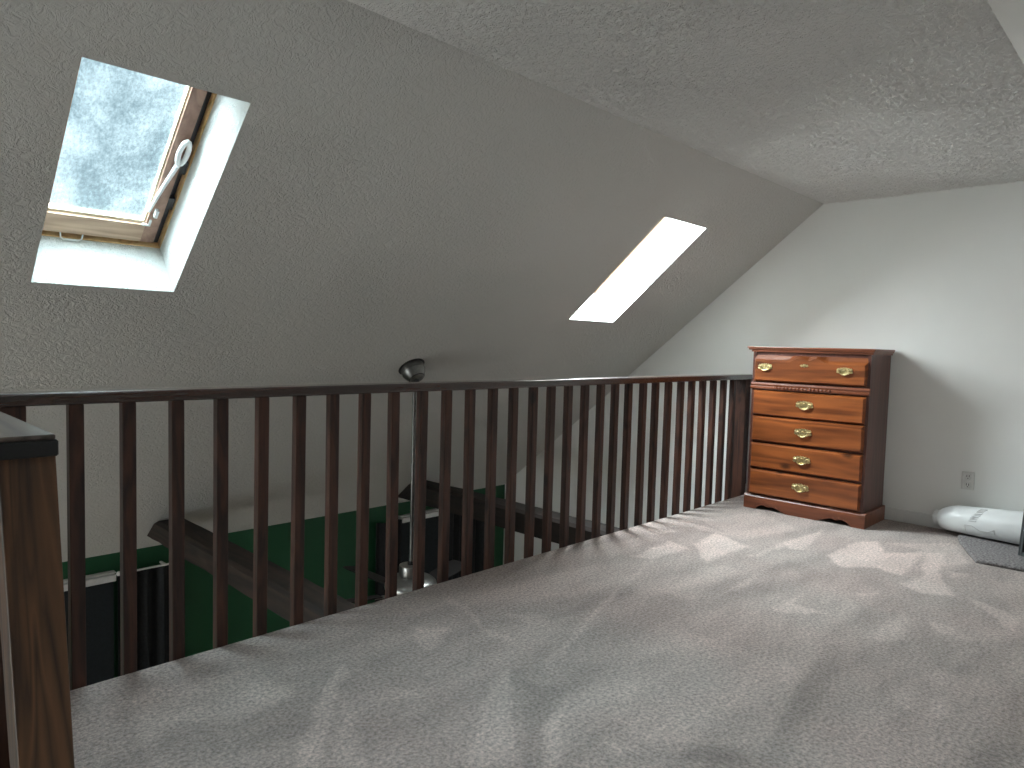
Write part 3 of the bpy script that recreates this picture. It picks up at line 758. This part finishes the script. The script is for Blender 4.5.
A, B = Vector((5.085, 1.135, .088)), Vector((4.965, .37, .138))
ax = (B-A); L = ax.length; ax.normalize()
U = ax.cross(Vector((0, 0, 1))).normalized(); W = U.cross(ax).normalized()
def roll_r(t, ang):
    # thin core end at the left, swelling into the loose outer turns
    base = .048 if t < .035 else (.048+.047*min(1, (t-.035)/.13)**.6)
    if t > .16: base = .095+.006*min(1, (t-.16)/.5)
    return base*(1+.03*mnoise.noise(Vector((t*9, math.cos(ang)*1.3, math.sin(ang)*1.3)))+.02*math.cos(ang*2+t*3))
roll = thing('wrapped_roll', 'white plastic-wrapped roll with faint grey print lying along the end wall', 'roll', (A+B)/2*1.0)
b2 = bmesh.new(); rings = []; ns, nr = 60, 40
for i in range(ns+1):
    t = i/ns
    cen = A+ax*(L*t); rings.append([])
    for k in range(nr):
        a_ = 2*math.pi*k/nr; r_ = roll_r(t, a_)
        p = cen+(U*math.cos(a_)+W*math.sin(a_))*r_
        if p.x > XW-.014: p.x = XW-.014
        zmin = .036
        if p.z < zmin: p.z = zmin
        rings[-1].append(b2.verts.new(p))
for a, b in zip(rings, rings[1:]):
    for k in range(nr): b2.faces.new((a[k], a[(k+1) % nr], b[(k+1) % nr], b[k]))
def cap_end(ring, c, inward):
    r2 = [b2.verts.new(c+(v.co-c)*.55) for v in ring]
    r3 = [b2.verts.new(c+(v.co-c)*.5+inward) for v in ring]
    for p, q_ in ((ring, r2), (r2, r3)):
        for k in range(nr): b2.faces.new((p[k], p[(k+1) % nr], q_[(k+1) % nr], q_[k]))
    b2.faces.new(r3)
cap_end(rings[0], A, ax*.05); cap_end(rings[-1], B, -ax*.05)
bmesh.ops.recalc_face_normals(b2, faces=b2.faces[:])
m = MB(); m.join(b2); m.build('wrapped_sheet', 'wrap', roll, True)
# print: rows of small strokes too faint to read, wrapped over the surface
def stroke(mb_, pts):
    P = []
    for t, a_ in pts: P.append(A+ax*(L*t)+(U*math.cos(a_)+W*math.sin(a_))*(roll_r(t, a_)+.0012))
    mb_.tube(P, .0021, 5)
for k in range(8):                         # a word running slantwise round the roll
    ink = MB(); a0 = .22+k*.13; t0 = .285+.008*k
    g = [[(t0, a0), (t0+.05, a0+.01), (t0+.05, a0+.09)], [(t0, a0), (t0+.05, a0+.05), (t0, a0+.09)], [(t0, a0+.02), (t0+.05, a0+.02), (t0+.025, a0+.06), (t0, a0+.09)], [(t0+.05, a0), (t0, a0+.045), (t0+.05, a0+.09)]][k % 4]
    stroke(ink, g); ink.build('printed_letter', 'ink', roll)
ink = MB(); stroke(ink, [(.26, -.42), (.26, -.05), (.31, -.05), (.36, -.30), (.42, -.30), (.46, -.12), (.46, -.40)]); ink.build('printed_mark', 'ink', roll)

px_, py_ = floor_at(1018.5, 556, TK)
pn = thing('framed_panel', 'black meshed panel in a grey frame at the right picture edge beside the white roll', 'panel', (px_, py_, TK))
d_ = Vector((math.sin(.25)*-1, -math.cos(.25), 0)); n_ = Vector((-d_.y, d_.x, 0)); ez = Vector((0, 0, 1))
if n_.x > 0: n_ = -n_
def pbox(mb, u0, u1, v0, v1, w0, w1, bev=.0):
    b2 = bmesh.new(); bmesh.ops.create_cube(b2, size=1)
    if bev: pass
    for v in b2.verts:
        u = (u0+u1)/2+v.co.x*(u1-u0); vv = (v0+v1)/2+v.co.y*(v1-v0); ww = (w0+w1)/2+v.co.z*(w1-w0)
        v.co = Vector((px_, py_, TK))+d_*(u+.055*vv)+ez*(vv+.008)+n_*ww
    if bev: bmesh.ops.bevel(b2, geom=b2.edges[:], offset=bev, segments=2, affect='EDGES')
    bmesh.ops.recalc_face_normals(b2, faces=b2.faces[:]); mb.join(b2); return mb
mb = MB(); PW, PH = .50, .47
pbox(mb, 0, .012, 0, PH, -.05, 0, .004); pbox(mb, PW-.016, PW, 0, PH, -.05, 0, .004); pbox(mb, .012, PW-.016, 0, .016, -.05, 0, .003); pbox(mb, .012, PW-.016, PH-.016, PH, -.05, 0, .003)
mb.build('frame', 'frame_grey', pn)
pbox(MB(), .012, PW-.016, .016, PH-.016, -.046, -.010).build('mesh_face', 'black', pn)
mb = MB()
for k in range(28): pbox(mb, .012, PW-.016, .024+k*.0152, .0275+k*.0152, -.010, -.006)
mb.build('grille', 'black', pn)

# ------------------------------------------------------------------ ceiling fan hanging from the slope on a long rod
FX, FY = 2.676, 3.475
fan = thing('ceiling_fan', 'pewter ceiling fan on a long rod hung from the sloped ceiling behind the railing', 'fan', (FX, FY, -.5))
FZ = ZC-TAN*(FY-YC1)
axn = Vector((0, -SN, -CS))
rm_ = axn.to_track_quat('Z', 'Y').to_matrix().to_4x4()
cp = Vector((FX, FY, FZ))
tilt = Matrix.Translation(cp+Vector((0, .01, -.002))) @ rm_ @ Matrix.Scale(.92, 4)
MB().lathe([(0.0941, 0.0005), (0.0941, 0.0063), (0.0874, 0.0105), (0.0806, 0.0126)], tilt, 36).build('ceiling_plate', 'dark_metal', fan, True)
MB().lathe([(0.0806, 0.0105), (0.0829, 0.0273), (0.0784, 0.0420), (0.0818, 0.0483), (0.0717, 0.0735), (0.0560, 0.0987), (0.0448, 0.1092), (0.0381, 0.1113)], tilt, 36).build('canopy', 'canopy_metal', fan, True)
MB().lathe([(.040, .092), (.056, .094), (.056, .100), (.044, .108)], tilt, 36).build('neck_ring', 'dark_metal', fan, True)
MB().ball((FX-.006, 3.44, FZ-.085), .028, 16).build('hanger_ball', 'dark_metal', fan, True)
RX, RY = FX-.006, 3.44
MB().tube([(RX, RY, FZ-.08), (RX, RY, -.27)], .0125, 14).build('down_rod', 'canopy_metal', fan, True)
mm = Matrix.Translation((RX, RY, 0))
MB().lathe([(.018, -.255), (.022, -.258), (.022, -.285), (.018, -.288)], mm, 24).build('rod_collar', 'dark_metal', fan, True)
MB().lathe([(.060, -.274), (.073, -.278), (.075, -.288), (.075, -.335), (.070, -.345)], mm, 36).build('yoke_cover', 'pewter', fan, True)
MB().lathe([(.064, -.345), (.10, -.352), (.138, -.364), (.158, -.382), (.165, -.405), (.158, -.432), (.135, -.452), (.09, -.470), (.05, -.485)], mm, 48).build('motor_housing', 'pewter', fan, True)
for k in range(5):
    a_ = 2*math.pi*k/5+.35
    rot = Matrix.Translation((RX, RY, -.455)) @ Matrix.Rotation(a_, 4, 'Z')
    m = MB(); m.box(.10, .235, -.018, .018, -.004, .004, .002); m.bm.transform(rot)
    m.build('blade_bracket', 'pewter', fan)
    m = MB(); b2 = bmesh.new()
    o1 = [(.20, -.050), (.30, -.060), (.60, -.068), (.655, -.055), (.67, 0), (.655, .055), (.60, .068), (.30, .060), (.20, .050)]
    m.prism([(x, y, -.004) for x, y in o1], (0, 0, .008)); m.bm.transform(rot @ Matrix.Translation((0, 0, .008)) @ Matrix.Rotation(.2, 4, 'X'))
    m.build('blade', 'blade', fan)

# ------------------------------------------------------------------ dark window coverings on the lower green wall
def blind(x0, x1, label):
    t = thing('roller_blind', label, 'blind', ((x0+x1)/2, YK, -.5))
    m = MB().box(x0, x1, YK-.07, YK-.001, -.522, -.478, .004).box(x0-.004, x1+.004, YK-.05, YK-.001, -.474, -.464, .002)
    m.build('headrail', 'white_metal', t)
    b = MB()
    n = 14
    for k in range(1): b.box(x0+.01, x1-.01, YK-.045, YK-.040, -2.0, -.523)
    b.build('cloth', 'blind', t)
    MB().tube([(x0+.01, YK-.042, -2.005), (x1-.01, YK-.042, -2.005)], .012, 10).build('bottom_bar', 'blind', t, True)
def curtain(x0, x1, label, z1=-.486):
    b2 = bmesh.new(); n = 40; f = []; r = []
    for i in range(n+1):
        x = x0+(x1-x0)*i/n; y = YK-.055+.024*math.sin((x-x0)*62)+.008*math.sin(x*31)
        f.append([b2.verts.new((x, y, -2.3)), b2.verts.new((x, y, z1))]); r.append([b2.verts.new((x, y+.006, -2.3)), b2.verts.new((x, y+.006, z1))])
    for i in range(n):
        b2.faces.new((f[i][0], f[i+1][0], f[i+1][1], f[i][1])); b2.faces.new((r[i][0], r[i][1], r[i+1][1], r[i+1][0]))
        b2.faces.new((f[i][1], f[i+1][1], r[i+1][1], r[i][1])); b2.faces.new((f[i][0], r[i][0], r[i+1][0], f[i+1][0]))
    b2.faces.new((f[0][0], f[0][1], r[0][1], r[0][0])); b2.faces.new((f[n][0], r[n][0], r[n][1], f[n][1]))
    bmesh.ops.recalc_face_normals(b2, faces=b2.faces[:])
    m = MB(); m.join(b2)
    tag(m.build('curtain', 'curtain', smooth=True, loc=((x0+x1)/2, YK-.05, z1)), label, 'curtain')
def rod(x0, x1, label):
    t = thing('curtain_rod', label, 'curtain rod', ((x0+x1)/2, YK-.085, -.452))
    MB().tube([(x0, YK-.085, -.470), (x1, YK-.085, -.470)], .007, 10).build('bar', 'white_metal', t, True)
    for x in (x0, x1): MB().ball((x, YK-.085, -.470), .016, 12).build('finial', 'white_metal', t, True)
    for x in (x0+.04, x1-.04): MB().box(x-.008, x+.008, YK-.09, YK-.001, -.476, -.464).build('bracket', 'white_metal', t)
blind(.62, 1.46, 'dark roller blind with white headrail on the green wall, behind the leftmost balusters')
curtain(1.475, 1.86, 'dark curtain right of the left roller blind, behind the second and third balusters')
rod(1.47, 1.80, 'thin white curtain rod beside the left roller blind')
blind(3.80, 4.30, 'dark roller blind with white headrail behind the ceiling fan rod')
curtain(3.53, 3.79, 'dark curtain left of the blind behind the ceiling fan rod')
curtain(4.31, 4.94, 'dark curtain under the far tie beam, right of the fan rod')
